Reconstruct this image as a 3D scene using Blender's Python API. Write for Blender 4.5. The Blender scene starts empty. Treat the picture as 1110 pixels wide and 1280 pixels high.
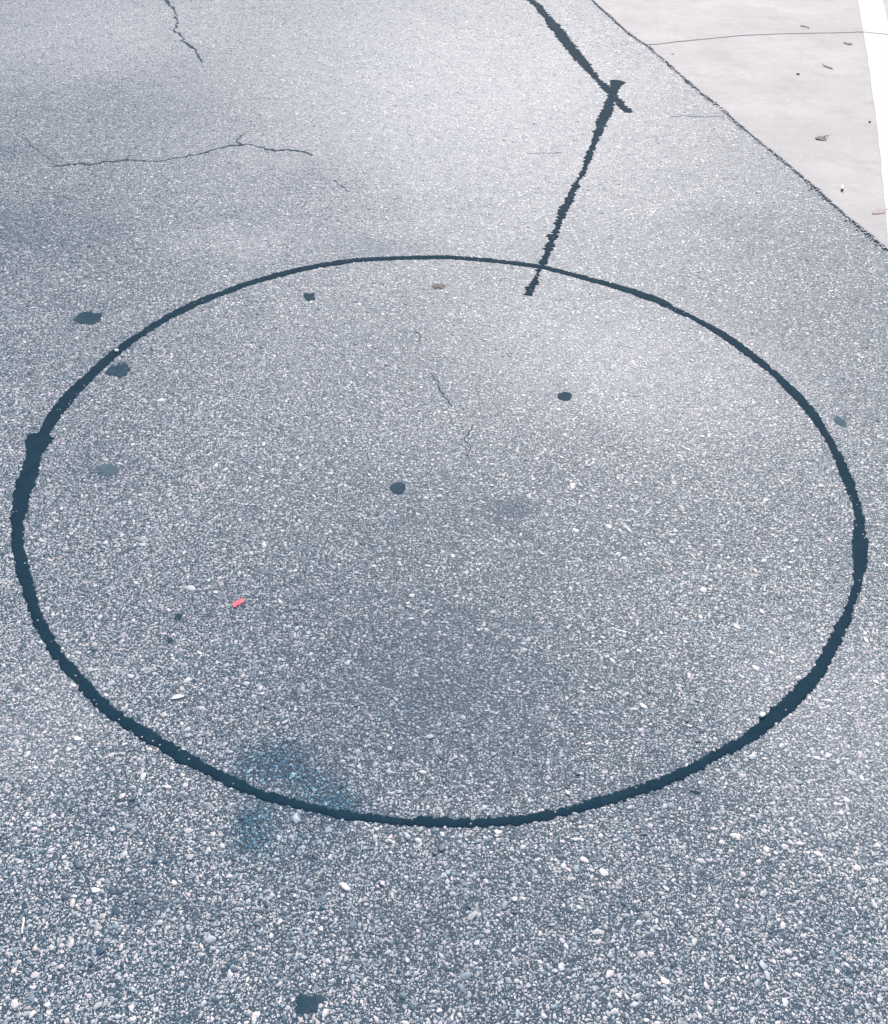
import bpy, math, random
import numpy as np
from mathutils import Matrix, Vector

random.seed(4); rng = np.random.default_rng(11)
scene = bpy.context.scene
COL = scene.collection

# ------------------------------------------------------------------ camera
PITCH, ROLL, H, FOC = math.radians(43.08), math.radians(2.14), 1.375, 1200.0
cam_d = bpy.data.cameras.new('camera')
cam = bpy.data.objects.new('camera', cam_d); COL.objects.link(cam)
cam_d.sensor_fit = 'HORIZONTAL'; cam_d.sensor_width = 36
cam_d.lens = 36 * FOC / 1110
cam_d.clip_start = .02; cam_d.clip_end = 500
R0 = Vector((1, 0, 0)); U0 = Vector((0, math.sin(PITCH), math.cos(PITCH)))
FW = Vector((0, math.cos(PITCH), -math.sin(PITCH)))
rt = math.cos(ROLL) * R0 + math.sin(ROLL) * U0
up = -math.sin(ROLL) * R0 + math.cos(ROLL) * U0
cam.matrix_world = Matrix((rt.to_4d(), up.to_4d(), (-FW).to_4d(), (0, 0, 0, 1))).transposed()
m = cam.matrix_world.copy()
for i in range(3): m[3][i] = 0
m[0][3], m[1][3], m[2][3], m[3][3] = 0, 0, H, 1
cam.matrix_world = m
scene.camera = cam

# ------------------------------------------------------------------ sky and sun (bright overcast, high soft sun ahead)
SUN_EL, SUN_AZ = math.radians(43), math.radians(12)       # azimuth from +Y towards +X
world = bpy.data.worlds.new('World'); scene.world = world; world.use_nodes = True
wn = world.node_tree; wn.nodes.clear()
wo = wn.nodes.new('ShaderNodeOutputWorld'); wb = wn.nodes.new('ShaderNodeBackground')
sky = wn.nodes.new('ShaderNodeTexSky'); sky.sky_type = 'NISHITA'; sky.sun_disc = False
sky.sun_elevation = SUN_EL; sky.sun_rotation = SUN_AZ
sky.air_density = 1.0; sky.dust_density = 3.0; sky.ozone_density = 1.0
wb.inputs['Strength'].default_value = .10
wn.links.new(sky.outputs[0], wb.inputs[0]); wn.links.new(wb.outputs[0], wo.inputs[0])
sun_d = bpy.data.lights.new('sun', 'SUN'); sun_d.energy = 1.5; sun_d.angle = math.radians(24)
sun_d.color = (1, .915, .845)
sun = bpy.data.objects.new('sun', sun_d); COL.objects.link(sun)
sdir = Vector((math.sin(SUN_AZ) * math.cos(SUN_EL), math.cos(SUN_AZ) * math.cos(SUN_EL), math.sin(SUN_EL)))
sun.rotation_euler = sdir.to_track_quat('Z', 'Y').to_euler()
sun.location = (0, 0, 5)
vs = scene.view_settings
vs.view_transform = 'Standard'; vs.look = 'None'; vs.gamma = 1; vs.use_curve_mapping = False
vs.exposure = 1.12

# ------------------------------------------------------------------ helpers
def survey(pts):
    """points measured in the photograph -> metres on the ground plane"""
    p = np.asarray(pts, float).reshape(-1, 2)
    x = (p[:, 0] - 555) / FOC; y = -(p[:, 1] - 640) / FOC
    c, s = math.cos(ROLL), math.sin(ROLL); x, y = c * x - s * y, s * x + c * y
    Y = math.cos(PITCH) + y * math.sin(PITCH); Z = -math.sin(PITCH) + y * math.cos(PITCH)
    t = -H / Z
    return np.stack([x * t, Y * t], 1)

def mesh(name, verts, faces, mat=None):
    me = bpy.data.meshes.new(name); me.from_pydata([tuple(map(float, v)) for v in verts], [], [tuple(f) for f in faces])
    me.update()
    if mat: me.materials.append(mat)
    return me

def obj(name, me, parent=None, loc=None):
    o = bpy.data.objects.new(name, me); COL.objects.link(o)
    if parent: o.parent = parent
    if loc is not None: o.location = loc
    return o

def tag(o, label=None, cat=None, group=None, kind=None):
    if label: o['label'] = label
    if cat: o['category'] = cat
    if group: o['group'] = group
    if kind: o['kind'] = kind
    return o

class NT:
    """small wrapper to write node trees"""
    def __init__(s, tree): s.t = tree
    def n(s, typ, ins=None, **kw):
        nd = s.t.nodes.new(typ)
        for k, v in kw.items(): setattr(nd, k, v)
        for k, v in (ins or {}).items(): s.put(nd.inputs[k], v)
        return nd
    def put(s, sock, v):
        if isinstance(v, bpy.types.NodeSocket): s.t.links.new(v, sock)
        elif isinstance(v, bpy.types.Node): s.t.links.new(v.outputs[0], sock)
        else: sock.default_value = v
    def math(s, op, a, b=0.0, clamp=False):
        nd = s.t.nodes.new('ShaderNodeMath'); nd.operation = op; nd.use_clamp = clamp
        s.put(nd.inputs[0], a); s.put(nd.inputs[1], b); return nd.outputs[0]
    def mix(s, f, a, b, bt='MIX'):
        nd = s.t.nodes.new('ShaderNodeMix'); nd.data_type = 'RGBA'; nd.blend_type = bt
        s.put(nd.inputs[0], f); s.put(nd.inputs[6], a); s.put(nd.inputs[7], b); return nd.outputs[2]
    def rng(s, v, a, b, c=0.0, d=1.0, smooth=False):
        nd = s.t.nodes.new('ShaderNodeMapRange'); nd.interpolation_type = 'SMOOTHSTEP' if smooth else 'LINEAR'
        s.put(nd.inputs[0], v); nd.inputs[1].default_value = a; nd.inputs[2].default_value = b
        nd.inputs[3].default_value = c; nd.inputs[4].default_value = d; return nd.outputs[0]
    def ramp(s, v, stops, const=False):
        nd = s.t.nodes.new('ShaderNodeValToRGB'); cr = nd.color_ramp
        cr.interpolation = 'CONSTANT' if const else 'LINEAR'
        while len(cr.elements) < len(stops): cr.elements.new(.5)
        for e, (p, c) in zip(cr.elements, stops): e.position = p; e.color = (*c, 1)
        s.put(nd.inputs[0], v); return nd.outputs[0]
    def noise(s, vec, scale, detail=3, rough=.55):
        return s.n('ShaderNodeTexNoise', {'Vector': vec, 'Scale': scale, 'Detail': detail, 'Roughness': rough}).outputs['Fac']

def material(name):
    mt = bpy.data.materials.new(name); mt.use_nodes = True
    mt.node_tree.nodes.clear(); k = NT(mt.node_tree)
    out = k.n('ShaderNodeOutputMaterial'); b = k.n('ShaderNodeBsdfPrincipled')
    mt.node_tree.links.new(b.outputs[0], out.inputs[0])
    return mt, k, b

# ------------------------------------------------------------------ stains, wear, painted shade and glare in the asphalt (shared by binder and stones)
def blob(px, py, rx, ry):
    c = survey([(px, py)])[0]
    a = survey([(px - rx, py), (px + rx, py)]); b = survey([(px, py - ry), (px, py + ry)])
    return c[0], c[1], abs(a[1, 0] - a[0, 0]) / 2, abs(b[1, 1] - b[0, 1]) / 2
OIL_SHADE = [  # oil drips, unworn patches, soft central shade painted in: photo x, y, radii, strength
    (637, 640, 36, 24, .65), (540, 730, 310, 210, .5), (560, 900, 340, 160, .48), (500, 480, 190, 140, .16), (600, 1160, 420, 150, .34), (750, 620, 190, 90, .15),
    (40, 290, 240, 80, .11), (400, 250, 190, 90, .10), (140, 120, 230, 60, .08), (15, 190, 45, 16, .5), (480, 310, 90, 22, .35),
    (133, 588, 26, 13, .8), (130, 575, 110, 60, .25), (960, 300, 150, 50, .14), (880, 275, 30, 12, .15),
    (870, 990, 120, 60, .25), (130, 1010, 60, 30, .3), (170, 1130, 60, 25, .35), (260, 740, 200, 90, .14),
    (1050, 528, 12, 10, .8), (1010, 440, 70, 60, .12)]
WORN_GLARE = [  # polished binder-free patches, and far glare painted as paler colour
    (600, 170, 380, 220, .48), (640, 20, 700, 150, .36), (90, 40, 260, 90, .3), (880, 470, 190, 110, .25), (700, 430, 170, 100, .2), (1060, 900, 170, 180, .25), (40, 900, 130, 140, .18), (300, 300, 120, 30, .2)]
ROUGH = [(40, 290, 210, 80, 1.0), (390, 250, 160, 90, .9), (140, 120, 220, 55, .7), (960, 290, 160, 70, .9), (1010, 410, 120, 90, .5), (130, 1010, 120, 80, .5), (170, 1130, 160, 80, .6), (870, 1050, 160, 110, .5), (1050, 1200, 90, 80, .6)]
INK = [(340, 950, 62, 36, 1.4), (318, 1035, 34, 52, 1.15), (395, 985, 70, 36, 1.0), (425, 1012, 46, 26, 1.0), (380, 1055, 80, 70, .45)]

def stain_light_group():
    g = bpy.data.node_groups.new('asphalt_stains', 'ShaderNodeTree')
    g.interface.new_socket('Dark', in_out='OUTPUT', socket_type='NodeSocketFloat')
    g.interface.new_socket('Worn', in_out='OUTPUT', socket_type='NodeSocketFloat')
    g.interface.new_socket('Pocket', in_out='OUTPUT', socket_type='NodeSocketFloat')
    g.interface.new_socket('Ink', in_out='OUTPUT', socket_type='NodeSocketFloat')
    k = NT(g); out = k.n('NodeGroupOutput'); pos = k.n('ShaderNodeNewGeometry').outputs['Position']
    wob = k.n('ShaderNodeTexNoise', {'Vector': pos, 'Scale': 9.0, 'Detail': 4.0}).outputs['Color']
    wob2 = k.n('ShaderNodeTexNoise', {'Vector': pos, 'Scale': 60.0, 'Detail': 3.0}).outputs['Color']
    def layer(lst, warp):
        tot = None
        v = k.n('ShaderNodeVectorMath', {0: wob, 1: (.5, .5, .5)}, operation='SUBTRACT').outputs[0]
        v = k.n('ShaderNodeVectorMath', {0: v, 'Scale': warp}, operation='SCALE').outputs[0]
        v2 = k.n('ShaderNodeVectorMath', {0: wob2, 1: (.5, .5, .5)}, operation='SUBTRACT').outputs[0]
        v2 = k.n('ShaderNodeVectorMath', {0: v2, 'Scale': warp * .35}, operation='SCALE').outputs[0]
        v = k.n('ShaderNodeVectorMath', {0: v, 1: v2}, operation='ADD').outputs[0]
        p = k.n('ShaderNodeVectorMath', {0: pos, 1: v}, operation='ADD').outputs[0]
        for (px, py, rx, ry, st) in lst:
            cx, cy, ax, ay = blob(px, py, rx, ry)
            d = k.n('ShaderNodeVectorMath', {0: p, 1: (cx, cy, 0)}, operation='SUBTRACT').outputs[0]
            d = k.n('ShaderNodeVectorMath', {0: d, 1: (1 / ax, 1 / ay, 0)}, operation='MULTIPLY').outputs[0]
            L = k.n('ShaderNodeVectorMath', {0: d}, operation='LENGTH').outputs['Value']
            f = k.rng(L, 1.25, .1, 0, st, True)
            tot = f if tot is None else k.math('ADD', tot, f)
        return tot
    grit = k.noise(pos, 28, 4, .7)
    gf = k.rng(grit, .3, .7, .55, 1.35)
    dk = k.math('MULTIPLY', layer(OIL_SHADE, .16), gf)
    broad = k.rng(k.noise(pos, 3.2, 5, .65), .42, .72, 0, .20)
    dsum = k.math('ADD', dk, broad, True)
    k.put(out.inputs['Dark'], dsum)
    lvl = k.math('ADD', k.math('MULTIPLY', dsum, .16), k.math('MULTIPLY', layer(ROUGH, .3), .105))
    clump = k.math('ADD', k.noise(pos, 64, 4, .75), lvl)
    clump2 = k.math('ADD', k.noise(pos, 95, 4, .7), k.math('MULTIPLY', lvl, .8))
    k.put(out.inputs['Pocket'], k.math('MAXIMUM', k.rng(clump, .665, .70), k.rng(clump2, .665, .70), True))
    k.put(out.inputs['Worn'], k.math('MULTIPLY', layer(WORN_GLARE, .25), gf, True))
    spray = k.rng(k.noise(pos, 170, 2, .6), .38, .62)
    k.put(out.inputs['Ink'], k.math('MULTIPLY', layer(INK, .05), k.rng(spray, 0, 1, .25, 1.2), True))
    return g
STAIN_LIGHT = stain_light_group()

def apply_stain_light(k, col, dark_to=(.38, .50, .60, 1)):
    st = k.n('ShaderNodeGroup'); st.node_tree = STAIN_LIGHT
    paled = k.mix(.5, k.n('ShaderNodeGamma', {0: col, 1: .58}).outputs[0], (.72, .675, .665, 1))   # paler colour: polished stone, and glare painted in
    col = k.mix(k.math('MULTIPLY', st.outputs['Worn'], .9, True), col, paled)
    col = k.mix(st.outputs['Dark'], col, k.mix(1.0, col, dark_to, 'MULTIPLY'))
    col = k.mix(k.math('MULTIPLY', st.outputs['Pocket'], .82), col, (.036, .078, .118, 1))
    col = k.mix(st.outputs['Ink'], col, k.mix(1.0, col, (.05, .35, .52, 1), 'MULTIPLY'))
    return col

# ------------------------------------------------------------------ materials
BINDER = (.022, .060, .092, 1)
def asphalt_material():
    mt, k, b = material('asphalt')
    pos = k.n('ShaderNodeNewGeometry').outputs['Position']
    wv = k.n('ShaderNodeTexNoise', {'Vector': pos, 'Scale': 420.0, 'Detail': 1.0}).outputs['Color']
    wv = k.n('ShaderNodeVectorMath', {0: wv, 'Scale': .0022}, operation='SCALE').outputs[0]
    p = k.n('ShaderNodeVectorMath', {0: pos, 1: wv}, operation='ADD').outputs[0]
    col = None; hgt = None
    for sc, stops, r0, r1 in (
        (430, [(0, (.020, .058, .09)), (.30, (.055, .11, .15)), (.48, (.24, .28, .31)), (.70, (.53, .53, .54)), (1, (.76, .73, .72))], .52, .40),
        (205, [(0, (.022, .062, .095)), (.3, (.10, .16, .20)), (.58, (.30, .345, .37)), (1, (.74, .735, .73))], .46, .34)):
        v = k.n('ShaderNodeTexVoronoi', {'Vector': p, 'Scale': float(sc), 'Randomness': 1.0}, feature='F1')
        sep = k.n('ShaderNodeSeparateColor', {0: v.outputs['Color']})
        grain = k.ramp(sep.outputs[0], stops)
        m_ = k.rng(v.outputs['Distance'], r0, r1)
        if col is None:
            col = k.mix(m_, BINDER, grain); hgt = k.math('MULTIPLY', m_, k.rng(sep.outputs[2], 0, 1, .3, 1))
        else:
            m_ = k.math('MULTIPLY', m_, k.math('GREATER_THAN', sep.outputs[1], .58))
            col = k.mix(m_, col, grain); hgt = k.math('MAXIMUM', hgt, k.math('MULTIPLY', m_, 1.6))
    col = apply_stain_light(k, col)
    k.put(b.inputs['Base Color'], col)
    k.put(b.inputs['Roughness'], .58); k.put(b.inputs['Specular IOR Level'], .42)
    bp = k.n('ShaderNodeBump', {'Height': hgt, 'Strength': .75, 'Distance': .0012})
    k.put(b.inputs['Normal'], bp)
    return mt

def stone_material():
    mt, k, b = material('aggregate')
    pos = k.n('ShaderNodeNewGeometry').outputs['Position']
    at = k.n('ShaderNodeAttribute', attribute_name='tint').outputs['Color']
    mott = k.rng(k.noise(pos, 420, 3, .6), .3, .7, .72, 1.2)
    col = k.mix(1.0, at, k.n('ShaderNodeCombineColor', {0: mott, 1: mott, 2: mott}).outputs[0], 'MULTIPLY')
    k.put(b.inputs['Base Color'], apply_stain_light(k, col))
    k.put(b.inputs['Roughness'], .46); k.put(b.inputs['Specular IOR Level'], .5)
    bp = k.n('ShaderNodeBump', {'Height': k.noise(pos, 700, 2), 'Strength': .35, 'Distance': .0006})
    k.put(b.inputs['Normal'], bp)
    return mt

def tar_material(name, base, worn, rough=.62):
    mt, k, b = material(name)
    pos = k.n('ShaderNodeNewGeometry').outputs['Position']
    f = k.rng(k.noise(pos, 26, 5, .65), .42, .72)
    fine = k.noise(pos, 520, 3, .7)
    dust = k.math('MULTIPLY', f, k.rng(fine, .4, .65))
    col = k.mix(k.math('MULTIPLY', dust, .7), (*base, 1), (*worn, 1))
    sp = k.n('ShaderNodeTexVoronoi', {'Vector': pos, 'Scale': 150.0}, feature='F1')
    sc = k.n('ShaderNodeSeparateColor', {0: sp.outputs['Color']})
    dot = k.math('MULTIPLY', k.math('LESS_THAN', sp.outputs['Distance'], .22), k.math('GREATER_THAN', sc.outputs[0], .945))
    col = k.mix(dot, col, (.42, .41, .42, 1))               # grit stuck in the tar
    k.put(b.inputs['Base Color'], col)
    k.put(b.inputs['Roughness'], k.rng(fine, .3, .7, rough - .08, rough + .1)); k.put(b.inputs['Specular IOR Level'], .11)
    h = k.math('ADD', k.math('MULTIPLY', k.noise(pos, 60, 3), 2.0), k.math('MULTIPLY', fine, .5))
    k.put(b.inputs['Normal'], k.n('ShaderNodeBump', {'Height': h, 'Strength': .45, 'Distance': .0012}))
    return mt

def concrete_material():
    mt, k, b = material('concrete')
    pos = k.n('ShaderNodeNewGeometry').outputs['Position']
    n1 = k.rng(k.noise(pos, 2.4, 6, .62), .35, .68)
    n2 = k.rng(k.noise(pos, 17, 5, .65), .35, .7)
    col = k.mix(n1, (.43, .428, .42, 1), (.57, .565, .552, 1))
    col = k.mix(k.math('MULTIPLY', n2, .35), col, (.43, .40, .38, 1))
    fine = k.noise(pos, 330, 3, .7)
    col = k.mix(k.rng(fine, .3, .7, 0, .5), col, (.33, .322, .312, 1))
    spk = k.n('ShaderNodeTexVoronoi', {'Vector': pos, 'Scale': 34.0}, feature='F1')
    s = k.n('ShaderNodeSeparateColor', {0: spk.outputs['Color']})
    pit = k.math('MULTIPLY', k.rng(spk.outputs['Distance'], .16, .06), k.math('GREATER_THAN', s.outputs[0], .84))
    col = k.mix(k.math('MULTIPLY', pit, .55), col, (.20, .185, .175, 1))
    st = k.rng(k.noise(k.n('ShaderNodeVectorMath', {0: pos, 1: (2.2, 7.0, 1)}, operation='MULTIPLY').outputs[0], 3, 4, .7), .54, .70, 0, .38)
    col = k.mix(st, col, (.34, .325, .31, 1))
    blot = k.rng(k.noise(pos, 7.5, 6, .72), .48, .66, 0, .5)
    col = k.mix(blot, col, (.36, .345, .335, 1))
    col = k.mix(k.rng(k.noise(pos, 75, 4, .75), .60, .72, 0, .5), col, (.27, .255, .245, 1))
    col = k.mix(k.rng(k.noise(pos, 48, 4, .75), .62, .74, 0, .5), col, (.70, .69, .68, 1))
    k.put(b.inputs['Base Color'], col); k.put(b.inputs['Roughness'], .8); k.put(b.inputs['Specular IOR Level'], .3)
    h = k.math('SUBTRACT', fine, k.math('MULTIPLY', pit, 2))
    k.put(b.inputs['Normal'], k.n('ShaderNodeBump', {'Height': h, 'Strength': .4, 'Distance': .0012}))
    return mt

def plain(name, c1, c2, scale=200, rough=.6, spec=.4, bump=.3):
    mt, k, b = material(name)
    tc = k.n('ShaderNodeTexCoord').outputs['Object']
    n = k.noise(tc, scale, 4, .6)
    k.put(b.inputs['Base Color'], k.mix(k.rng(n, .35, .65), (*c1, 1), (*c2, 1)))
    k.put(b.inputs['Roughness'], rough); k.put(b.inputs['Specular IOR Level'], spec)
    k.put(b.inputs['Normal'], k.n('ShaderNodeBump', {'Height': n, 'Strength': bump, 'Distance': .0006}))
    return mt

def paint_material():
    mt, k, b = material('white_paint')
    pos = k.n('ShaderNodeNewGeometry').outputs['Position']
    n = k.noise(pos, 30, 6, .7); fine = k.noise(pos, 300, 3, .7)
    col = k.mix(k.rng(n, .55, .8, 0, .35), (.64, .632, .622, 1), (.52, .51, .50, 1))
    col = k.mix(k.math('MULTIPLY', k.math('GREATER_THAN', fine, .70), .5), col, (.5, .48, .46, 1))
    k.put(b.inputs['Base Color'], col); k.put(b.inputs['Roughness'], .85); k.put(b.inputs['Specular IOR Level'], .15)
    k.put(b.inputs['Normal'], k.n('ShaderNodeBump', {'Height': fine, 'Strength': .3, 'Distance': .0008}))
    return mt

M_ASPH = asphalt_material(); M_STONE = stone_material()
M_TAR = tar_material('tar_sealant', (.0075, .030, .050), (.026, .064, .092), .85)
M_SPOT = tar_material('tar_drip', (.024, .056, .080), (.11, .155, .185), .85)
M_FAINT = tar_material('thin_tar_smear', (.07, .115, .145), (.20, .24, .265), .85)
M_CRACK = plain('crack_dirt', (.025, .05, .075), (.055, .085, .11), 300, .9, .15)
M_CONC = concrete_material(); M_PAINT = paint_material()
M_JOINT = plain('joint_dirt', (.16, .15, .14), (.30, .28, .265), 120, .9, .2)

# ------------------------------------------------------------------ curve tools
def catmull(P, n=14, closed=False):
    P = np.asarray(P, float); N = len(P); out = []
    segs = N if closed else N - 1
    for i in range(segs):
        if closed: a, b, c, d = (P[(i + j - 1) % N] for j in range(4))
        else: a, b, c, d = P[max(i - 1, 0)], P[i], P[i + 1], P[min(i + 2, N - 1)]
        t = np.linspace(0, 1, n, endpoint=False)[:, None]
        out.append(.5 * (2 * b + (c - a) * t + (2 * a - 5 * b + 4 * c - d) * t ** 2 + (3 * b - a - 3 * c + d) * t ** 3))
    if not closed: out.append(P[-1:])
    return np.concatenate(out)

def resample(P, step, closed=False):
    Q = np.concatenate([P, P[:1]]) if closed else P
    L = np.concatenate([[0], np.cumsum(np.hypot(*np.diff(Q[:, :2], axis=0).T))])
    n = max(3, int(L[-1] / step)); s = np.linspace(0, L[-1], n, endpoint=not closed)
    return np.stack([np.interp(s, L, Q[:, i]) for i in range(Q.shape[1])], 1)

def ragged(n, amp, closed=False, octs=((1, .75), (2, .6), (4, .45), (10, .3), (30, .3))):
    r = np.zeros(n)
    for w, a in octs:
        m = max(4, n // w + 2); c = rng.normal(0, 1, m)
        if closed: c[-1] = c[0]
        r += a * np.interp(np.linspace(0, m - 1, n), np.arange(m), c)
    return r * amp

def stroke(pts, closed=False, step=.003):
    """photo centre line (x, y, width in photo pixels) -> ground left edge, right edge"""
    C = catmull(pts, 12, closed); N = len(C)
    T = (np.roll(C, -1, 0) - np.roll(C, 1, 0))[:, :2] if closed else np.gradient(C[:, :2], axis=0)
    T /= np.linalg.norm(T, axis=1)[:, None] + 1e-9
    nrm = np.stack([-T[:, 1], T[:, 0]], 1)
    l = survey(C[:, :2] + nrm * C[:, 2:3] / 2); r = survey(C[:, :2] - nrm * C[:, 2:3] / 2)
    c = (l + r) / 2; w = np.linalg.norm(l - r, axis=1)
    D = resample(np.concatenate([c, w[:, None]], 1), step, closed)
    return D

def ribbon(name, D, mat, amp, h, base=-.0012, closed=False, parent=None, wander=0.):
    """poured strip of real thickness with ragged edges following D = (x, y, width)"""
    c, w = D[:, :2], D[:, 2]; n = len(c)
    T = (np.roll(c, -1, 0) - np.roll(c, 1, 0)) if closed else np.gradient(c, axis=0)
    T /= np.linalg.norm(T, axis=1)[:, None] + 1e-9
    nr = np.stack([-T[:, 1], T[:, 0]], 1)
    if wander: c = c + nr * (ragged(n, wander, closed, ((2, .5), (5, 1), (14, 1.2))))[:, None]
    a = np.minimum(amp, w * .35)
    eL = np.maximum(w / 2 + ragged(n, 1, closed) * a, w * .12); eR = np.maximum(w / 2 + ragged(n, 1, closed) * a, w * .12)
    prof = ((-1, base), (-1, h * .35), (-.8, h * .8), (-.35, h), (.35, h), (.8, h * .8), (1, h * .35), (1, base))
    V = []
    hz = 1 + ragged(n, .03, closed, ((20, 1),))
    for s, z in prof:
        off = np.where(s < 0, s * eL, s * eR)[:, None]
        zz = np.full(n, z) if z <= 0 else z * np.clip(hz, .6, 1.5)
        V.append(np.concatenate([c + nr * off, zz[:, None]], 1))
    K = len(prof); V = np.stack(V, 1).reshape(-1, 3)
    F = []
    for i in range(n if closed else n - 1):
        j = (i + 1) % n
        for q in range(K - 1): F.append((i * K + q, i * K + q + 1, j * K + q + 1, j * K + q)[::-1])
    if not closed: F += [tuple(range(K)), tuple(range((n - 1) * K, n * K))[::-1]]
    return obj(name, mesh(name, V, F, mat), parent), (c, eL, eR, nr)

# ------------------------------------------------------------------ the ground: asphalt road sheet
ROAD_R = 60
xs = [-ROAD_R, ROAD_R]
gx = np.concatenate([[-ROAD_R, -12], np.linspace(-4, 4, 9), [12, ROAD_R]]); gy = np.concatenate([[-ROAD_R, -8], np.linspace(-2, 8, 11), [16, ROAD_R]])
V = [(x, y, 0) for y in gy for x in gx]; nx = len(gx)
F = [(j * nx + i, j * nx + i + 1, (j + 1) * nx + i + 1, (j + 1) * nx + i) for j in range(len(gy) - 1) for i in range(nx - 1)]
road = tag(obj('road', mesh('road', V, F, M_ASPH)), 'worn grey asphalt with pale stones showing in dark binder', kind='structure')

# ------------------------------------------------------------------ concrete pavement: two slabs, joint, painted stripe
EDGE = [(740, 0), (783, 39), (810, 58), (855, 97), (880, 119), (903, 135.5), (913, 145), (935, 165), (973, 196), (1007, 223.5), (1023, 239), (1073, 283), (1098, 303), (1110, 312.5)]
eg = survey(EDGE)
d0 = eg[0] - eg[3]; d0 /= np.linalg.norm(d0); d1 = eg[-1] - eg[-4]; d1 /= np.linalg.norm(d1)
edge = np.concatenate([[eg[0] + d0 * 30], [eg[0] + d0 * .5], eg, [eg[-1] + d1 * .5], [eg[-1] + d1 * 30]])
inner = resample(edge[1:-1], .006)
inner = inner + np.stack([ragged(len(inner), .0022, octs=((1, .5), (4, .8), (14, .9))), ragged(len(inner), .0022, octs=((1, .5), (4, .8), (14, .9)))], 1)
edge_line = np.concatenate([edge[:1], inner, edge[-1:]])
jg = survey([(812, 57), (850, 53), (927, 45.5), (973, 43.5), (1040, 42), (1110, 40)])
jd = jg[-1] - jg[-2]; jd /= np.linalg.norm(jd)
jl = resample(np.concatenate([jg, [jg[-1] + jd * 1.5]]), .02)
jl = jl + np.stack([0 * jl[:, 0], ragged(len(jl), .0018)], 1)
joint = np.concatenate([jl, [jl[-1] + jd * 40]])
# nearest point of the edge to the joint start
ki = int(np.argmin(np.linalg.norm(edge_line - joint[0], axis=1)))
pav = bpy.data.objects.new('concrete_pavement', None); COL.objects.link(pav); pav.location = (2.2, 4.2, 0)
tag(pav, 'pale grey concrete pavement beside the asphalt, crossed by a joint', kind='structure')
SLAB_Z = .004
def slab(outline):
    """thick slab with an eased arris along its outline (counter-clockwise)"""
    P = np.asarray(outline); n = len(P)
    T = np.roll(P, -1, 0) - np.roll(P, 1, 0); T /= np.linalg.norm(T, axis=1)[:, None] + 1e-9
    inw = np.stack([-T[:, 1], T[:, 0]], 1)
    rings = [(0, -.12), (0, SLAB_Z - .003), (.0012, SLAB_Z - .0008), (.004, SLAB_Z)]
    V = np.concatenate([np.concatenate([P + inw * i, np.full((n, 1), z)], 1) for i, z in rings]) - np.array([2.2, 4.2, 0])
    F = []
    for r in range(len(rings) - 1):
        for i in range(n):
            j = (i + 1) % n; F.append((r * n + i, r * n + j, (r + 1) * n + j, (r + 1) * n + i))
    F.append(tuple(range(3 * n, 4 * n)))
    return obj('concrete_slab', mesh('concrete_slab', V, F, M_CONC), pav)
GAP = np.array([0, .0042])
far = np.array([[joint[-1][0], edge_line[0][1] + 5]])
near = np.array([[joint[-1][0], edge_line[-1][1]]])
slab(np.concatenate([edge_line[:ki], joint + GAP, [[edge_line[0][0] + 60, edge_line[0][1]]]])[:: 1])
slab(np.concatenate([edge_line[ki + 1:], [[edge_line[-1][0] + 25, edge_line[-1][1] - 2]], (joint - GAP)[::-1]]))
jr = np.concatenate([jl, np.full((len(jl), 1), .0120)], 1)
jo, _ = ribbon('joint_filler', jr, M_JOINT, .001, .0022, base=.0004, parent=pav)
jo.location = (-2.2, -4.2, 0)
tag(jo, 'thin dirty joint line between the two concrete slabs')

SL = [(1066, -30), (1071, 0), (1075, 25), (1080, 52), (1085, 80), (1089, 107), (1094, 142), (1097, 185), (1101, 220), (1105, 257), (1108, 287), (1110, 312)]
sg = survey(SL)
pf = np.polyfit(sg[:, 1], sg[:, 0], 3); sg[:, 0] = np.polyval(pf, sg[:, 1])     # fair curve
sw0 = np.linalg.norm(survey([(1071, 0)]) - survey([(1101, 0)])); sw1 = np.linalg.norm(survey([(1080, 39)]) - survey([(1110, 39)]))
e = sg[-1] - sg[-3]; e /= np.linalg.norm(e)
s0 = sg[0] - sg[1]; s0 /= np.linalg.norm(s0)
left = resample(catmull(np.concatenate([[sg[0] + s0 * 2.5], sg, [sg[-1] + e * .7]]), 8), .01)
T = np.gradient(left, axis=0); T /= np.linalg.norm(T, axis=1)[:, None]
rn = np.stack([-T[:, 1], T[:, 0]], 1)
if rn[len(rn) // 2, 0] < 0: rn = -rn
SWID = .10 * 1.25
n = len(left)
jag = ((3, .5), (9, .8), (25, 1))
A = left + rn * ragged(n, .0009, octs=jag)[:, None]; B = left + rn * (SWID + ragged(n, .0009, octs=jag))[:, None]
zt, zb = SLAB_Z + .0022, SLAB_Z - .002
V = np.concatenate([np.c_[A, np.full(n, zb)], np.c_[A, np.full(n, zt)], np.c_[B, np.full(n, zt)], np.c_[B, np.full(n, zb)]])
yj = np.interp(left[:, 0], joint[:, 0], joint[:, 1])
cut = int(np.argmin(abs(left[:, 1] - yj)))
F = []
for i in range(n - 1):
    if i == cut: continue
    for q in range(3): F.append((q * n + i, q * n + i + 1, (q + 1) * n + i + 1, (q + 1) * n + i))
for i in (0, cut + 1): F.append((i, n + i, 2 * n + i, 3 * n + i))
for i in (cut, n - 1): F.append((3 * n + i, 2 * n + i, n + i, i))
stripe = tag(obj('painted_stripe', mesh('painted_stripe', V, F, M_PAINT)), 'curved white painted stripe along the right side of the pale concrete', 'road marking')

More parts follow.
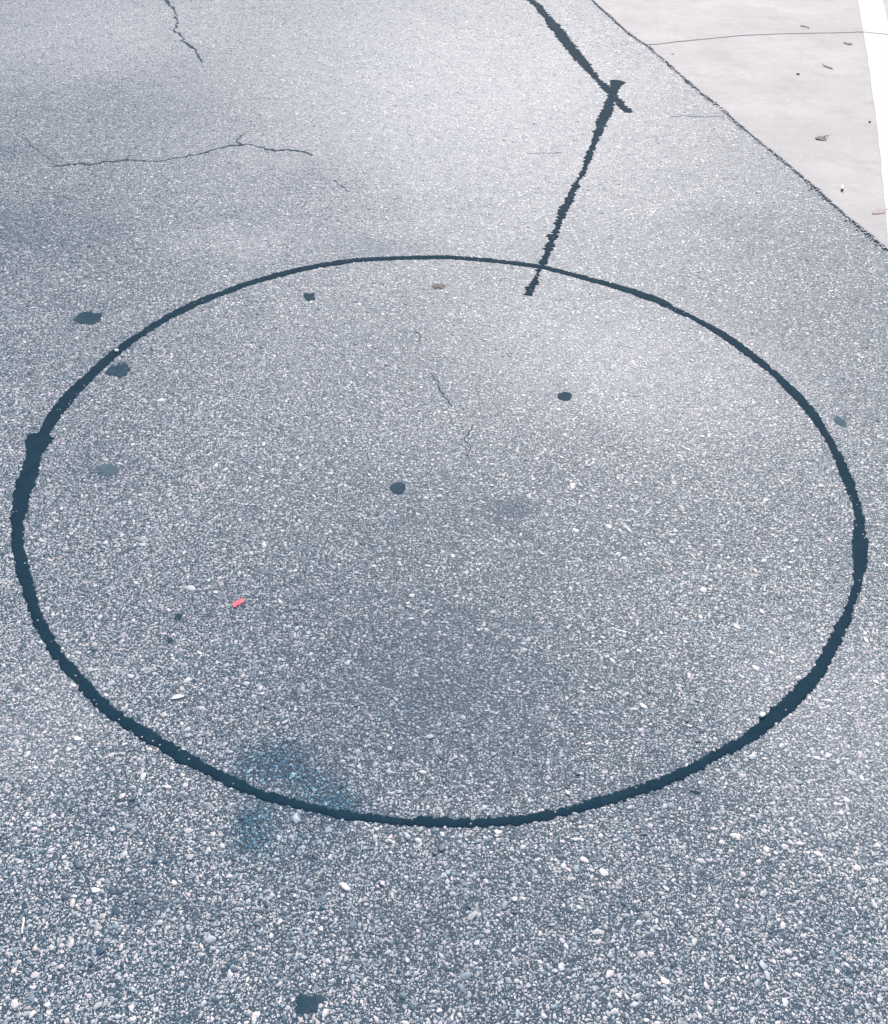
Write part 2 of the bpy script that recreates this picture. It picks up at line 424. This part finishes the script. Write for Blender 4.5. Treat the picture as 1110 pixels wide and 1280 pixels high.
# ------------------------------------------------------------------ occupancy of the asphalt: where stones may not stand
X0, Y0, CELL = -3.4, .1, .0015
NX, NY = int(6.4 / CELL), int(6.6 / CELL)
occ = np.zeros((NY, NX), bool)
def block(x, y, r):
    i, j, k = int((x - X0) / CELL), int((y - Y0) / CELL), max(0, int(r / CELL))
    if 0 <= i < NX and 0 <= j < NY: occ[max(j - k, 0):j + k + 1, max(i - k, 0):i + k + 1] = True
def block_strip(geo, inset=.0012):
    c, eL, eR, nr = geo
    for p, a, b, q in zip(c, eL, eR, nr):
        a, b = max(a - inset, 0), max(b - inset, 0)
        for s in np.arange(-a, b + .0005, .0015): block(p[0] + q[0] * s, p[1] + q[1] * s, .0012)

# ------------------------------------------------------------------ tar sealant lines
LOOP = [(350,343,8),(300,358,8),(233,385,11),(193,407,9),(146,440,10),(110,472,12),(83,500,15),(63,527,14),(55,541,14),(51,546.5,31),(47,556,29),(43,568,21),(39,582,22),(30,610,26),(25,633,22),(22,655,18),(22,680,19),(29,713,21),(37,740,19),(47,773,17),(60,797,17),(73,820,17),(97,847,17),(120,873,18),(150,897,18),(187,921,19),(223,944,18),(255,960,16),(287,976,16),(320,990,14),(360,1002,12),(420,1016,12),(487,1026,12),(557,1028,13),(623,1027,13),(670,1021,14),(720,1012,13),(747,1004,15),(790,990,14),(823,980,15),(870,958,13),(913,935,16),(947,912,20),(980,885,23),(1001,864,21),(1022,840,22),(1038,810,20),(1053,783,18),(1063,757,14),(1071,730,13),(1075,700,18),(1075,672,18),(1073,643,13),(1067,622,11),(1057,593,14),(1045,567,10),(1030,540,10),(1007,507,12),(973,472,9),(940,445,9),(903,418,10),(873,401,7),(845,388,8),(817,374,11),(773,359,8),(740,350,7),(677,334,6.5),(603,325,6.5),(537,321.5,6.5),(453,325,7),(400,332,8)]
loop_D = stroke([(a, b, c * (.83 if b > 430 else .72)) for a, b, c in LOOP], True)
loop_o, loop_geo = ribbon('sealant_loop', loop_D, M_TAR, .0018, .0013, closed=True)
tag(loop_o, 'large dark tar sealant ring drawn as a circle on the asphalt', 'sealant line')
LINE_A = [(a, b, c * .74) for a, b, c in [(655,-12,5),(663,0,5),(674,9,6),(684,22,6),(694,34,10),(702,45,10),(716,63,9),(728,77,9),(739,90,7),(752,105,6),(762.5,115,8),(773,126,7),(780,135,7),(785,138.5,7),(788,141,4.5)]]
LINE_B = [(775,101,7),(771,105,15),(768,113,10),(765,121,9),(763,128,12),(759,138,13),(753,150,13),(748,164,11),(743,177,8),(736,195,9),(731,209,7),(724,223,4.5),(720,232,9),(712,248,10),(704,265,12),(698,281,9),(694,291,9),(691.5,297,15),(690,302,7),(688,308,12),(682.5,318,7),(678,329,12),(674,337,6),(670,348,4),(666,355,8),(663,362,7),(660,369,10)]
la, la_geo = ribbon('sealant_line', stroke(LINE_A), M_TAR, .005, .0014)
tag(la, 'dark tar line running down from the top edge to the crossing near the concrete', 'sealant line', 'straight tar lines leading to the ring')
lb, lb_geo = ribbon('sealant_line', stroke([(a, b, c * .76) for a, b, c in LINE_B]), M_TAR, .0038, .0021)
tag(lb, 'ragged dark tar line from the crossing down across the rim of the ring', 'sealant line', 'straight tar lines leading to the ring')
for g_ in (loop_geo, la_geo, lb_geo): block_strip(g_)

# ------------------------------------------------------------------ cracks: thin open fissures in the asphalt, parts of the road
CR = [
 ([(200,-6,2),(206,0,2.4),(213,5,3),(218,12,2.6),(219,20,2.2),(222,27,2.4),(220,38,3.2),(228,47,2.4),(236,56,3),(243,62,2.6),(247,70,3),(254,78,1.4)], 'forked dark crack entering from the top edge of the asphalt'),
 ([(66,207,1.8),(97,205,2.4),(126,204,1.8),(162,200,2.2),(198,201,2),(223,197,3),(259,190,2.6),(288,183,3),(303,182,3.2),(317,182,2.4),(342,189,3.2),(364,188,2.4),(392,193,1.4)], 'long meandering crack in the asphalt above the ring'),
 ([(303,182,2.2),(296,177,2.6),(300,171,2.4),(301,165,1.2)], 'short spur standing up from the long crack'),
 ([(28,171,.9),(40,181,1.2),(48,189,.8),(58,197,.7),(68,206,1)], 'faint crack joining the left end of the long crack'),
 ([(519,413,.8),(524,423,1.8),(526,428,.8)], 'tiny crack high inside the ring'),
 ([(540,466,1.2),(546,477,1.6),(552,488,2.2),(562,504,2.6),(563,508,1)], 'short slanting hairline crack inside the ring'),
 ([(586,531,1.2),(585,540,1.8),(582,548,1.6),(588,560,1.4),(590,575,1)], 'faint hairline crack near the centre of the ring'),
 ([(418,225,1),(427,231,2.4),(431,237,2),(436,240,1)], 'short dark crack between the long crack and the ring'),
 ([(836,147,.4),(860,146,.7),(890,146.5,.7),(905,146,1)], 'faint crack running from the asphalt to the concrete edge'),
 ([(660,193,.3),(685,192,.7),(702,192,1.1)], 'hairline crack left of the ragged tar line'),
]
for pts, lab in CR:
    o, g_ = ribbon('crack', stroke([(a, b, c * .6) for a, b, c in pts], step=.004), M_CRACK, .0035, .0007, base=-.001, parent=road, wander=.0035)
    tag(o, lab); block_strip(g_, -.0008)
# fissure between asphalt and concrete
ee = []
for (x, y), wd in zip(EDGE, (1.5, 2.4, 2.2, 4.2, 3.6, 2, 4, 1.6, 2.4, 4.2, 3.6, 4.6, 5.5, 5)): ee.append((x - .3, y + .3, wd * .45))
o, g_ = ribbon('crack', stroke(ee, step=.004), M_CRACK, .0042, .0011, base=-.001, wander=.0012, parent=road)
tag(o, 'dark fissure where the asphalt meets the concrete')
block_strip(g_, -.001)

# ------------------------------------------------------------------ tar drips on the asphalt
def outline(n, rough, lobes=4):
    a = np.linspace(0, 2 * np.pi, n, endpoint=False)
    r = 1 + sum(rng.normal(0, .10 * rough / (i ** .6)) * np.cos(i * a + rng.uniform(0, 6.28)) for i in range(2, 2 + lobes)) + rng.normal(0, .06 * rough, n)
    return a, r
def drip(px, py, w, h, label, rot=0, rough=1, mat=None, name='tar_spot', cat='tar spot', group='tar spots on the asphalt', hh=.0009, keep=.12):
    c = survey([(px, py)])[0]; q = survey([(px - w / 2, py), (px + w / 2, py), (px, py - h / 2), (px, py + h / 2)])
    ax, ay = np.linalg.norm(q[1] - q[0]) / 2, np.linalg.norm(q[3] - q[2]) / 2
    a, r = outline(44, rough)
    u, v = np.cos(a) * r, np.sin(a) * r; cr, sr = math.cos(rot), math.sin(rot)
    u, v = cr * u - sr * v, sr * u + cr * v
    V, F, N = [], [], 44
    for s, z in ((1, -.001), (1, hh * .4), (.9, hh * .8), (.6, hh)):
        V += [(x * ax * s, y * ay * s, z * (1 if z < 0 else rng.uniform(.85, 1.15))) for x, y in zip(u, v)]
    V.append((0, 0, hh))
    for k_ in range(3): F += [(k_ * N + i, k_ * N + (i + 1) % N, (k_ + 1) * N + (i + 1) % N, (k_ + 1) * N + i) for i in range(N)]
    F += [(3 * N + i, 3 * N + (i + 1) % N, 4 * N) for i in range(N)]
    o = obj(name, mesh(name, V, F, mat or M_SPOT), loc=(c[0], c[1], 0))
    tag(o, label, cat, group)
    for rr in np.arange(0, 1, .08):
        for x, y in zip(u, v):
            if rng.random() > keep: block(c[0] + x * ax * rr * .95, c[1] + y * ay * rr * .95, .002)
    return o
drip(110, 397.5, 34, 16, 'widest flat tar spot, lying outside the ring at its upper left', -.1)
drip(148, 463, 25, 19, 'wedge shaped tar spot just inside the ring rim at left', .5, 2.2, keep=.25)
drip(387, 371, 15, 10, 'small blurred tar spot below the upper left arc of the ring', 0, 1.6, keep=.45)
drip(706, 495.5, 18, 11, 'oval tar spot in the right half of the ring', .2)
drip(497.5, 610, 20, 14.5, 'round dark tar spot closest to the centre of the ring', 0, .6)
drip(385, 1255, 31, 27, 'ragged tar blotch below the ring near the bottom edge', .6, 1.3)
drip(223, 771, 9, 8, 'tiny tar speck left of the red scrap, inside the ring', 0, 1.2)
drip(212, 800, 9, 6, 'tiny slanted tar speck below the red scrap, inside the ring', .5, 1.4)
drip(869, 990, 12, 4, 'thin tar smear beside the lower right of the ring', -.7, 1.5, keep=.25)
drip(135, 588, 24, 13, 'faint grey smear inside the ring at its far left', .2, 2.2, M_FAINT, keep=.6)
drip(1050, 527, 12, 13, 'faint tar patch outside the ring at its right', .4, 2, M_FAINT, keep=.6)

# ------------------------------------------------------------------ aggregate stones
def tints(n):
    base = np.array([(.57, .545, .54), (.47, .465, .47), (.36, .395, .42), (.19, .255, .295), (.042, .088, .122), (.60, .54, .52)])
    k_ = rng.choice(6, n, p=[.18, .24, .24, .17, .14, .03])
    return np.clip(base[k_] * rng.uniform(.8, 1.2, (n, 1)) * rng.uniform(.96, 1.04, (n, 3)), .01, .8)
def in_road(x, y):
    xo = np.argsort(edge[:, 0]); return y < np.interp(x, edge[xo, 0], edge[xo, 1]) - .004
def project(x, y):
    d = np.stack([x, y, np.full_like(x, -H)], 1)
    zc = d @ np.array(FW); return 555 + FOC * (d @ np.array(rt)) / zc, 640 - FOC * (d @ np.array(up)) / zc, zc

BIG = [(755,1091,13,13,1),(876,1076,10,9,1),(812,1032,9,7,1),(523,1050,11,8,1),(553,1043,7,9,1),(410,1038,11,9,1),(486,1052,8,8,1),(575,1045,8,5,1),(719,1049,12,6,1),(730,1075,10,13,1),(702,1208,11,13,1),(707,1183,7,11,1),(287,1218,11,10,1),(111,1128,10,9,1),(91,1129,8,11,1),(43,1037,8,8,1),(235,1038,12,8,1),(278,1057,8,8,1),(260,1063,11,9,1),(287,1096,8,8,1),(1023,1067,13,8,1),(958,1061,9,10,1),(928,1093,9,7,1),(902,1053,9,8,1),(892,1036,9,6,1),(981,1254,11,14,1),(883,1232,7,14,1),(774,1244,8,8,1),(940,1020,8,6,1),(981,1059,10,9,1),(1072,1085,13,8,1),(1093,1130,7,13,1),(1093,1101,10,9,1),(910,1163,7,8,1),(1006,1170,12,7,1),(985,1190,10,10,1),(978,1157,9,10,1),(623,1145,8,6,1),(654,1123,8,8,1),(680,1271,9,9,1),(238,735,16,8,1),(252,885,9,7,1),(43,1219,14,9,1),(60,1255,11,8,1),(18,1255,12,12,1),(283,850,7,6,1),(250,816,7,6,1),(348,1047,7,8,1),(566,695,7,7,1),(879,737,9,8,1),(787,663,7,6,1),(720,663,8,8,1),(514,774,9,6,1),(530,779,8,7,1),(487,935,8,8,1),(614,903,8,6,1),
 (97,1081,11,14,0),(192,1078,9,10,0),(209,1077,9,10,0),(127,1187,12,14,0),(83,1120,13,13,0),(114,1207,8,8,0),(552,1058,13,11,0),(587,1132,11,9,0),(1040,957,9,10,0),(850,1043,9,13,0),(880,1184,9,12,0),(1060,1215,10,13,0),(165,1000,10,6,0),(272,1018,9,7,0),(30,985,9,9,0),(22,863,6,8,0),(175,1125,13,10,0),(395,1072,9,9,0),(720,965,9,8,0),(803,1042,12,8,0),(643,1140,9,8,0)]
hand = []
for (px, py, w, h, l) in BIG:
    c = survey([(px, py)])[0]; q = survey([(px - w / 2, py), (px + w / 2, py), (px, py - h / 2), (px, py + h / 2)])
    hand.append((c[0], c[1], np.linalg.norm(q[1] - q[0]) / 2, np.linalg.norm(q[3] - q[2]) / 2, l))
    block(c[0], c[1], max(hand[-1][2:4]) * .8)

# bands of distance: (y from, y to, candidates per square metre for each stone radius)
RAD = np.array([.0068, .0056, .0046, .0038, .0031, .0025, .002])
BANDS = [(.2, 1.35, (35, 170, 560, 1500, 3400, 8000, 26000)), (1.35, 2.2, (35, 170, 540, 1500, 3400, 8000, 14000)), (2.2, 3.4, (40, 260, 1300, 2600, 3000, 2200, 0)), (3.4, 6.3, (130, 700, 2000, 1800, 800, 0, 0))]
sx, sy, sr = [], [], []
for r_i, r in enumerate(RAD):
    for (ya, yb, dens) in BANDS:
        wid = 1.0 + .55 * yb
        n = int(dens[r_i] * 2 * wid * (yb - ya))
        if not n: continue
        x = rng.uniform(-wid, wid, n); y = rng.uniform(ya, yb, n); rr = r * rng.uniform(.82, 1.2, n)
        ix, iy, zc = project(x, y)
        ok = (ix > -170) & (ix < 1280) & (iy < 1420) & (iy > -60) & in_road(x, y)
        for a, b_, c_ in zip(x[ok], y[ok], rr[ok]):
            i, j, k_ = int((a - X0) / CELL), int((b_ - Y0) / CELL), max(1, int(c_ * .72 / CELL))
            if i < k_ or j < k_ or i >= NX - k_ or j >= NY - k_: continue
            s_ = occ[j - k_:j + k_ + 1, i - k_:i + k_ + 1]
            if s_.any(): continue
            s_[:] = True
            sx.append(a); sy.append(b_); sr.append(c_)
sx, sy, sr = map(np.array, (sx, sy, sr))
ix, iy, zc = project(sx, sy)
vis = (ix > 0) & (ix < 1110) & (iy > 0) & (iy < 1280)
score = np.where(vis, sr / zc, 0)
order = np.argsort(-score); NBIG = 300 - len(hand)
single, rest = order[:NBIG], order[NBIG:]

def stone_arrays(x, y, r, ns):
    """worn stones set in the binder: irregular flat-topped chips, flush or slightly proud"""
    n = len(x)
    a = np.linspace(0, 2 * np.pi, ns, endpoint=False)[None] + rng.uniform(-.45, .45, (n, ns)) + rng.uniform(0, 6.28, (n, 1))
    rad = rng.uniform(.70, 1.22, (n, ns)); el = rng.uniform(1, 1.8, (n, 1)); th = rng.uniform(0, np.pi, (n, 1))
    u = np.cos(a) * rad * np.sqrt(el); v = np.sin(a) * rad / np.sqrt(el)
    u, v = np.cos(th) * u - np.sin(th) * v, np.sin(th) * u + np.cos(th) * v
    hgt = np.clip(r * rng.uniform(.05, .18, n), .0003, .0011)[:, None]
    tx, ty = rng.normal(0, .09, (n, 1)), rng.normal(0, .09, (n, 1))
    R = r[:, None]
    def ring(s, z): return np.stack([x[:, None] + u * R * s, y[:, None] + v * R * s, z + (u * tx + v * ty) * R * s * (z > 0)], 2)
    rings = [ring(1.0, -.0006 + 0 * hgt), ring(.96, hgt * .6), ring(.82, hgt)]
    V = np.concatenate(rings, 1)                             # n, 3*ns, 3
    base = (np.arange(n) * 3 * ns)[:, None]
    quads, i = [], np.arange(ns)
    for k_ in range(2):
        q = np.stack([k_ * ns + i, k_ * ns + (i + 1) % ns, (k_ + 1) * ns + (i + 1) % ns, (k_ + 1) * ns + i], 1)
        quads.append(q)
    q = np.concatenate(quads)                                # 2ns quads
    Q = (base[:, :, None] + q[None]).reshape(-1, 4)
    Tp = (base + 2 * ns + i[None])                           # n-gon top
    return V.reshape(-1, 3), Q, Tp

def build_stones(name, groups, parent):
    Vs, L, starts, cols = [], [], [], []
    vo = lo = 0
    for (V, Q, Tp), col in groups:
        ns3 = len(V) // len(Tp)
        Vs.append(V); cols.append(np.repeat(col, ns3, 0))
        L.append((Q + vo).ravel()); starts.append(lo + np.arange(len(Q)) * 4); lo += Q.size
        L.append((Tp + vo).ravel()); starts.append(lo + np.arange(len(Tp)) * Tp.shape[1]); lo += Tp.size
        vo += len(V)
    V = np.concatenate(Vs); L = np.concatenate(L); S = np.concatenate(starts)
    me = bpy.data.meshes.new(name)
    me.vertices.add(len(V)); me.vertices.foreach_set('co', V.ravel().astype(np.float32))
    me.loops.add(len(L)); me.loops.foreach_set('vertex_index', L.astype(np.int32))
    me.polygons.add(len(S)); me.polygons.foreach_set('loop_start', S.astype(np.int32))
    me.update(calc_edges=True); me.validate()
    at = me.attributes.new('tint', 'FLOAT_COLOR', 'POINT')
    C = np.concatenate(cols); C = np.concatenate([C, np.ones((len(C), 1))], 1)
    at.data.foreach_set('color', C.ravel().astype(np.float32))
    me.materials.append(M_STONE)
    return obj(name, me, parent) if parent else me
ns_for = np.where(zc[rest] < 2.3, 6, np.where(zc[rest] < 3.2, 5, 4))
groups = []
for ns in (6, 5, 4):
    r_ = rest[ns_for == ns]
    if not len(r_): continue
    tn = tints(len(r_))
    if ns < 6:                                               # dark trap-rock chips among the pale ones
        dk_ = (sr[r_] > .0043) & (rng.random(len(r_)) < .34); tn[dk_] = np.array([.035, .07, .10]) * rng.uniform(.7, 1.4, (dk_.sum(), 1))
    groups.append((stone_arrays(sx[r_], sy[r_], sr[r_], ns), tn))
ne = 420                                                     # crumbled grains lying along the concrete edge
et = rng.uniform(0, len(eg) - 1.001, ne); ei = et.astype(int); ef = (et - ei)[:, None]
ep = eg[ei] * (1 - ef) + eg[ei + 1] * ef + rng.normal(0, .0065, (ne, 2)) + np.array([-.003, -.004])
cr_ = stone_arrays(ep[:, 0], ep[:, 1], rng.uniform(.0018, .0042, ne), 6)
cr_[0][:, 2] = cr_[0][:, 2] * 1.8 + SLAB_Z - .0012
groups.append((cr_, tints(ne) * rng.choice([.35, .7, 1.0], ne)[:, None]))
gravel = build_stones('aggregate_stones', groups, road); gravel['kind'] = 'stuff'
gravel['label'] = 'small pale and grey stones packed in the asphalt'

# the largest stones, one object each, sharing a few shapes
protos = {}
for lt in (0, 1, 2):
    for k_ in range(12):
        va = stone_arrays(np.zeros(1), np.zeros(1), np.array([.006]), random.choice((6, 7, 7, 8)))
        t_ = {0: np.array([(.045, .085, .13)]), 1: np.array([(.61, .585, .58)]), 2: tints(1)}[lt] * rng.uniform(.88, 1.12)
        protos[lt, k_] = build_stones('aggregate_stone', [(va, t_)], None)
def place_stone(x, y, ax, ay, lt, rz):
    o = obj('aggregate_stone', protos[lt, random.randrange(12)], road)
    o.location = (x, y, 0); o.rotation_euler = (0, 0, rz); o.scale = (ax / .006, ay / .006, 1.0 + .3 * random.random())
for (x, y, ax, ay, l) in hand: place_stone(x, y, ax, ay, l, random.choice((0, math.pi)) + random.uniform(-.25, .25))
for i in single: place_stone(sx[i], sy[i], sr[i], sr[i], 2, random.uniform(0, 6.28))

# ------------------------------------------------------------------ litter on the asphalt
M_RED = plain('red_plastic', (.62, .05, .10), (.68, .24, .28), 420, .6, .3)
M_WHITE = plain('white_chip', (.68, .66, .65), (.80, .78, .76), 150, .6)
M_RUST = plain('rust', (.075, .075, .08), (.21, .175, .155), 180, .8)
M_LEAF = plain('dry_leaf', (.10, .092, .088), (.17, .155, .148), 160, .75)
M_TAN = plain('tan_leaf', (.33, .28, .25), (.42, .37, .33), 160, .75)
M_DARK = plain('black_crumb', (.03, .028, .03), (.06, .055, .055), 200, .7)
M_PAPER = plain('cigarette_paper', (.76, .75, .74), (.82, .81, .80), 120, .7)
M_TIP = plain('cigarette_filter', (.52, .44, .36), (.60, .52, .44), 200, .7)
M_ASH = plain('burnt_end', (.05, .048, .048), (.14, .13, .13), 300, .9)

def frame(p0, p1):
    a, b = survey([p0, p1]); c = (a + b) / 2; d = b - a
    return c, np.linalg.norm(d), math.atan2(d[1], d[0])
def chip(name, p0, p1, wid, thick, mat, label, cat, z0=.002, n=18, rough=.6, pointed=0., curl=0., group=None):
    """thin irregular fragment lying between two points, wid = width / length"""
    c, L, ang = frame(p0, p1); a, r = outline(n, rough)
    u = np.cos(a) * r * L / 2; v = np.sin(a) * r * L * wid / 2
    v = v * (1 - pointed * np.abs(np.cos(a)) ** 2 * .9)
    V, F = [], []
    def zc_(x, y): return curl * ((x / (L / 2)) ** 2 + .5 * np.sin(x / L * 9) * .3)
    for s, z in ((.96, 0), (1, thick * .5), (.9, thick), (.45, thick * 1.1)):
        V += [(x * s, y * s, z + zc_(x * s, y * s) + rng.uniform(0, thick * .12)) for x, y in zip(u, v)]
    V += [(0, 0, 0), (0, 0, thick * 1.12)]
    for k_ in range(3): F += [(k_ * n + i, k_ * n + (i + 1) % n, (k_ + 1) * n + (i + 1) % n, (k_ + 1) * n + i) for i in range(n)]
    F += [((i + 1) % n, i, 4 * n) for i in range(n)] + [(3 * n + i, 3 * n + (i + 1) % n, 4 * n + 1) for i in range(n)]
    o = obj(name, mesh(name, V, F, mat), loc=(c[0], c[1], z0)); o.rotation_euler = (0, 0, ang)
    if label: tag(o, label, cat, group)
    return o
def tube(name, pts, rad, mat, parent=None, k=7):
    P = np.array(pts, float); T = np.gradient(P, axis=0); V, F = [], []
    for p, t in zip(P, T):
        t = Vector(t).normalized(); a = t.cross(Vector((0, 0, 1))).normalized(); b_ = a.cross(t)
        r_ = rad * rng.uniform(.9, 1.1)
        for i in range(k):
            w = 2 * math.pi * i / k; V.append(Vector(p) + (a * math.cos(w) + b_ * math.sin(w)) * r_)
    for i in range(len(P) - 1):
        for j in range(k): F.append((i * k + j, i * k + (j + 1) % k, (i + 1) * k + (j + 1) % k, (i + 1) * k + j))
    F += [tuple(range(k))[::-1], tuple(range((len(P) - 1) * k, len(P) * k))]
    return obj(name, mesh(name, V, F, mat), parent)

# red scrap: short broken strip with a folded corner
c, L, ang = frame((290.5, 758), (305, 750))
pts = [(-.50, -.20), (-.38, -.31), (-.20, -.22), (-.05, -.30), (.16, -.24), (.30, -.31), (.46, -.20), (.40, -.05), (.50, .10), (.38, .26), (.22, .20), (.08, .30), (-.10, .22), (-.26, .29), (-.36, .16), (-.46, .08)]
V, F, n = [], [], len(pts)
for sc_, z in ((.97, 0), (1, .0006), (.93, .0010), (.5, .0012)):
    V += [(x * L * sc_, y * L * sc_ * .95, z + .0012 * max(0, x) + rng.uniform(0, .0003)) for x, y in pts]
for q in range(3): F += [(q * n + i, q * n + (i + 1) % n, (q + 1) * n + (i + 1) % n, (q + 1) * n + i) for i in range(n)]
F.append(tuple(range(3 * n, 4 * n)))
red = obj('plastic_scrap', mesh('plastic_scrap', V, F, M_RED), loc=(c[0], c[1], .0009)); red.rotation_euler = (0, 0, ang)
tag(red, 'small torn red scrap lying inside the ring at lower left', 'scrap')
chip('white_splinter', (213, 874.5), (231, 870), .30, .0014, M_WHITE, 'thin white splinter lying inside the ring near its lower left rim', 'splinter', .0009, 16, 1.3, .5)
chip('loose_pebble', (143.4, 440), (149, 439), .9, .004, M_WHITE, 'white pebble resting on the tar ring at upper left', 'pebble', .0018, 12, .9)
chip('loose_pebble', (948.6, 895.5), (956, 894.5), .85, .004, M_WHITE, 'white pebble resting against the tar ring at lower right', 'pebble', .0018, 12, .9)
chip('rusty_patch', (541, 357), (556, 359), .9, .0010, M_RUST, 'rusty brown crumb just below the top arc of the ring', 'rusty crumb', .0008, 26, 2.6)
c, L, ang = frame((28.5, 1168), (30.5, 1148))
tw = tube('white_twig', [(-L / 2, 0, 0), (-L / 5, .0006, .0004), (L / 6, -.0006, .0004), (L / 2, .0004, 0)], .0014, M_WHITE)
tw.location = (c[0], c[1], .0034); tw.rotation_euler = (0, 0, ang)
tag(tw, 'thin white twig on the asphalt near the bottom left corner', 'twig')

# ------------------------------------------------------------------ litter on the concrete
zt = SLAB_Z + .0006
chip('leaf_scrap', (1054, 55), (1065, 57), .75, .001, M_LEAF, 'dark curled leaf scrap beside the white stripe just below the concrete joint', 'leaf scrap', zt, 16, 1.2, .3, .003, 'leaf scraps on the concrete')
chip('leaf_scrap', (1028, 83), (1040, 87.5), .36, .001, M_LEAF, 'narrow dark leaf scrap lying aslant in the middle of the concrete', 'leaf scrap', zt, 16, .9, .6, .003, 'leaf scraps on the concrete')
lf = chip('leaf_scrap', (1021, 176.5), (1031, 173), 0.8, .001, M_LEAF, 'dark leaf scrap with a stalk above the cigarette butt', 'leaf scrap', zt, 16, 1.4, .2, .003, 'leaf scraps on the concrete')
c2, L2, a2 = frame((1021, 176.5), (1031, 173)); e2 = survey([(1035, 172)])[0]
dv = e2 - c2; dl = np.linalg.norm(dv); da = math.atan2(dv[1], dv[0]) - a2
tube('stalk', [(math.cos(da) * t, math.sin(da) * t, .0035 + .002 * math.sin(t * 90)) for t in np.linspace(.3 * dl, dl, 5)], .0014, M_LEAF, lf)
chip('leaf_scrap', (1089, 269), (1108, 263.5), .42, .0012, M_TAN, 'flat tan leaf strip touching the lower part of the white stripe', 'leaf scrap', zt, 16, .9, .6, .001, 'leaf scraps on the concrete')
chip('dark_crumb', (995.3, 94.5), (999, 94), .9, .003, M_DARK, 'small black crumb alone left of the narrow leaf scrap', 'crumb', zt, 10, .9)
chip('dark_crumb', (1085.3, 154.5), (1087.7, 154.3), 1.2, .004, M_DARK, 'tiny black crumb beside the middle of the white stripe', 'crumb', zt, 10, .9)
chip('dark_crumb', (839, 68.5), (842.5, 69), 1.3, .0015, M_TAN, 'brown crumb near the asphalt edge below the joint', 'crumb', zt, 10, .9)
c, L, ang = frame((1000, 34), (1011, 36.5))
tw = tube('dry_twig', [(-L / 2, 0, 0), (-L / 6, .003, .001), (L / 5, -.001, .002), (L / 2, .001, 0)], .0022, M_TAN)
tw.location = (c[0], c[1], zt + .002); tw.rotation_euler = (0, 0, ang)
tag(tw, 'short dry twig on the concrete just above the joint', 'twig')
# cigarette butt
c, L, ang = frame((1051.5, 242.5), (1052.3, 234))
bt = bpy.data.objects.new('cigarette_butt', None); COL.objects.link(bt)
bt.location = (c[0], c[1], zt + .0042); bt.rotation_euler = (0, 0, ang)
tag(bt, 'white cigarette butt lying on the concrete near the asphalt edge', 'cigarette butt')
Lb = min(max(L, .026), .04)
tube('paper', [(x, 0, 0) for x in np.linspace(-Lb * .30, Lb * .5, 5)], .0041, M_PAPER, bt, 12)
tube('burnt_end', [(x, 0, 0) for x in np.linspace(-Lb * .42, -Lb * .30, 3)], .0037, M_ASH, bt, 12)
tube('filter', [(x, 0, 0) for x in np.linspace(Lb * .5, Lb * .6, 3)], .0040, M_TIP, bt, 12)
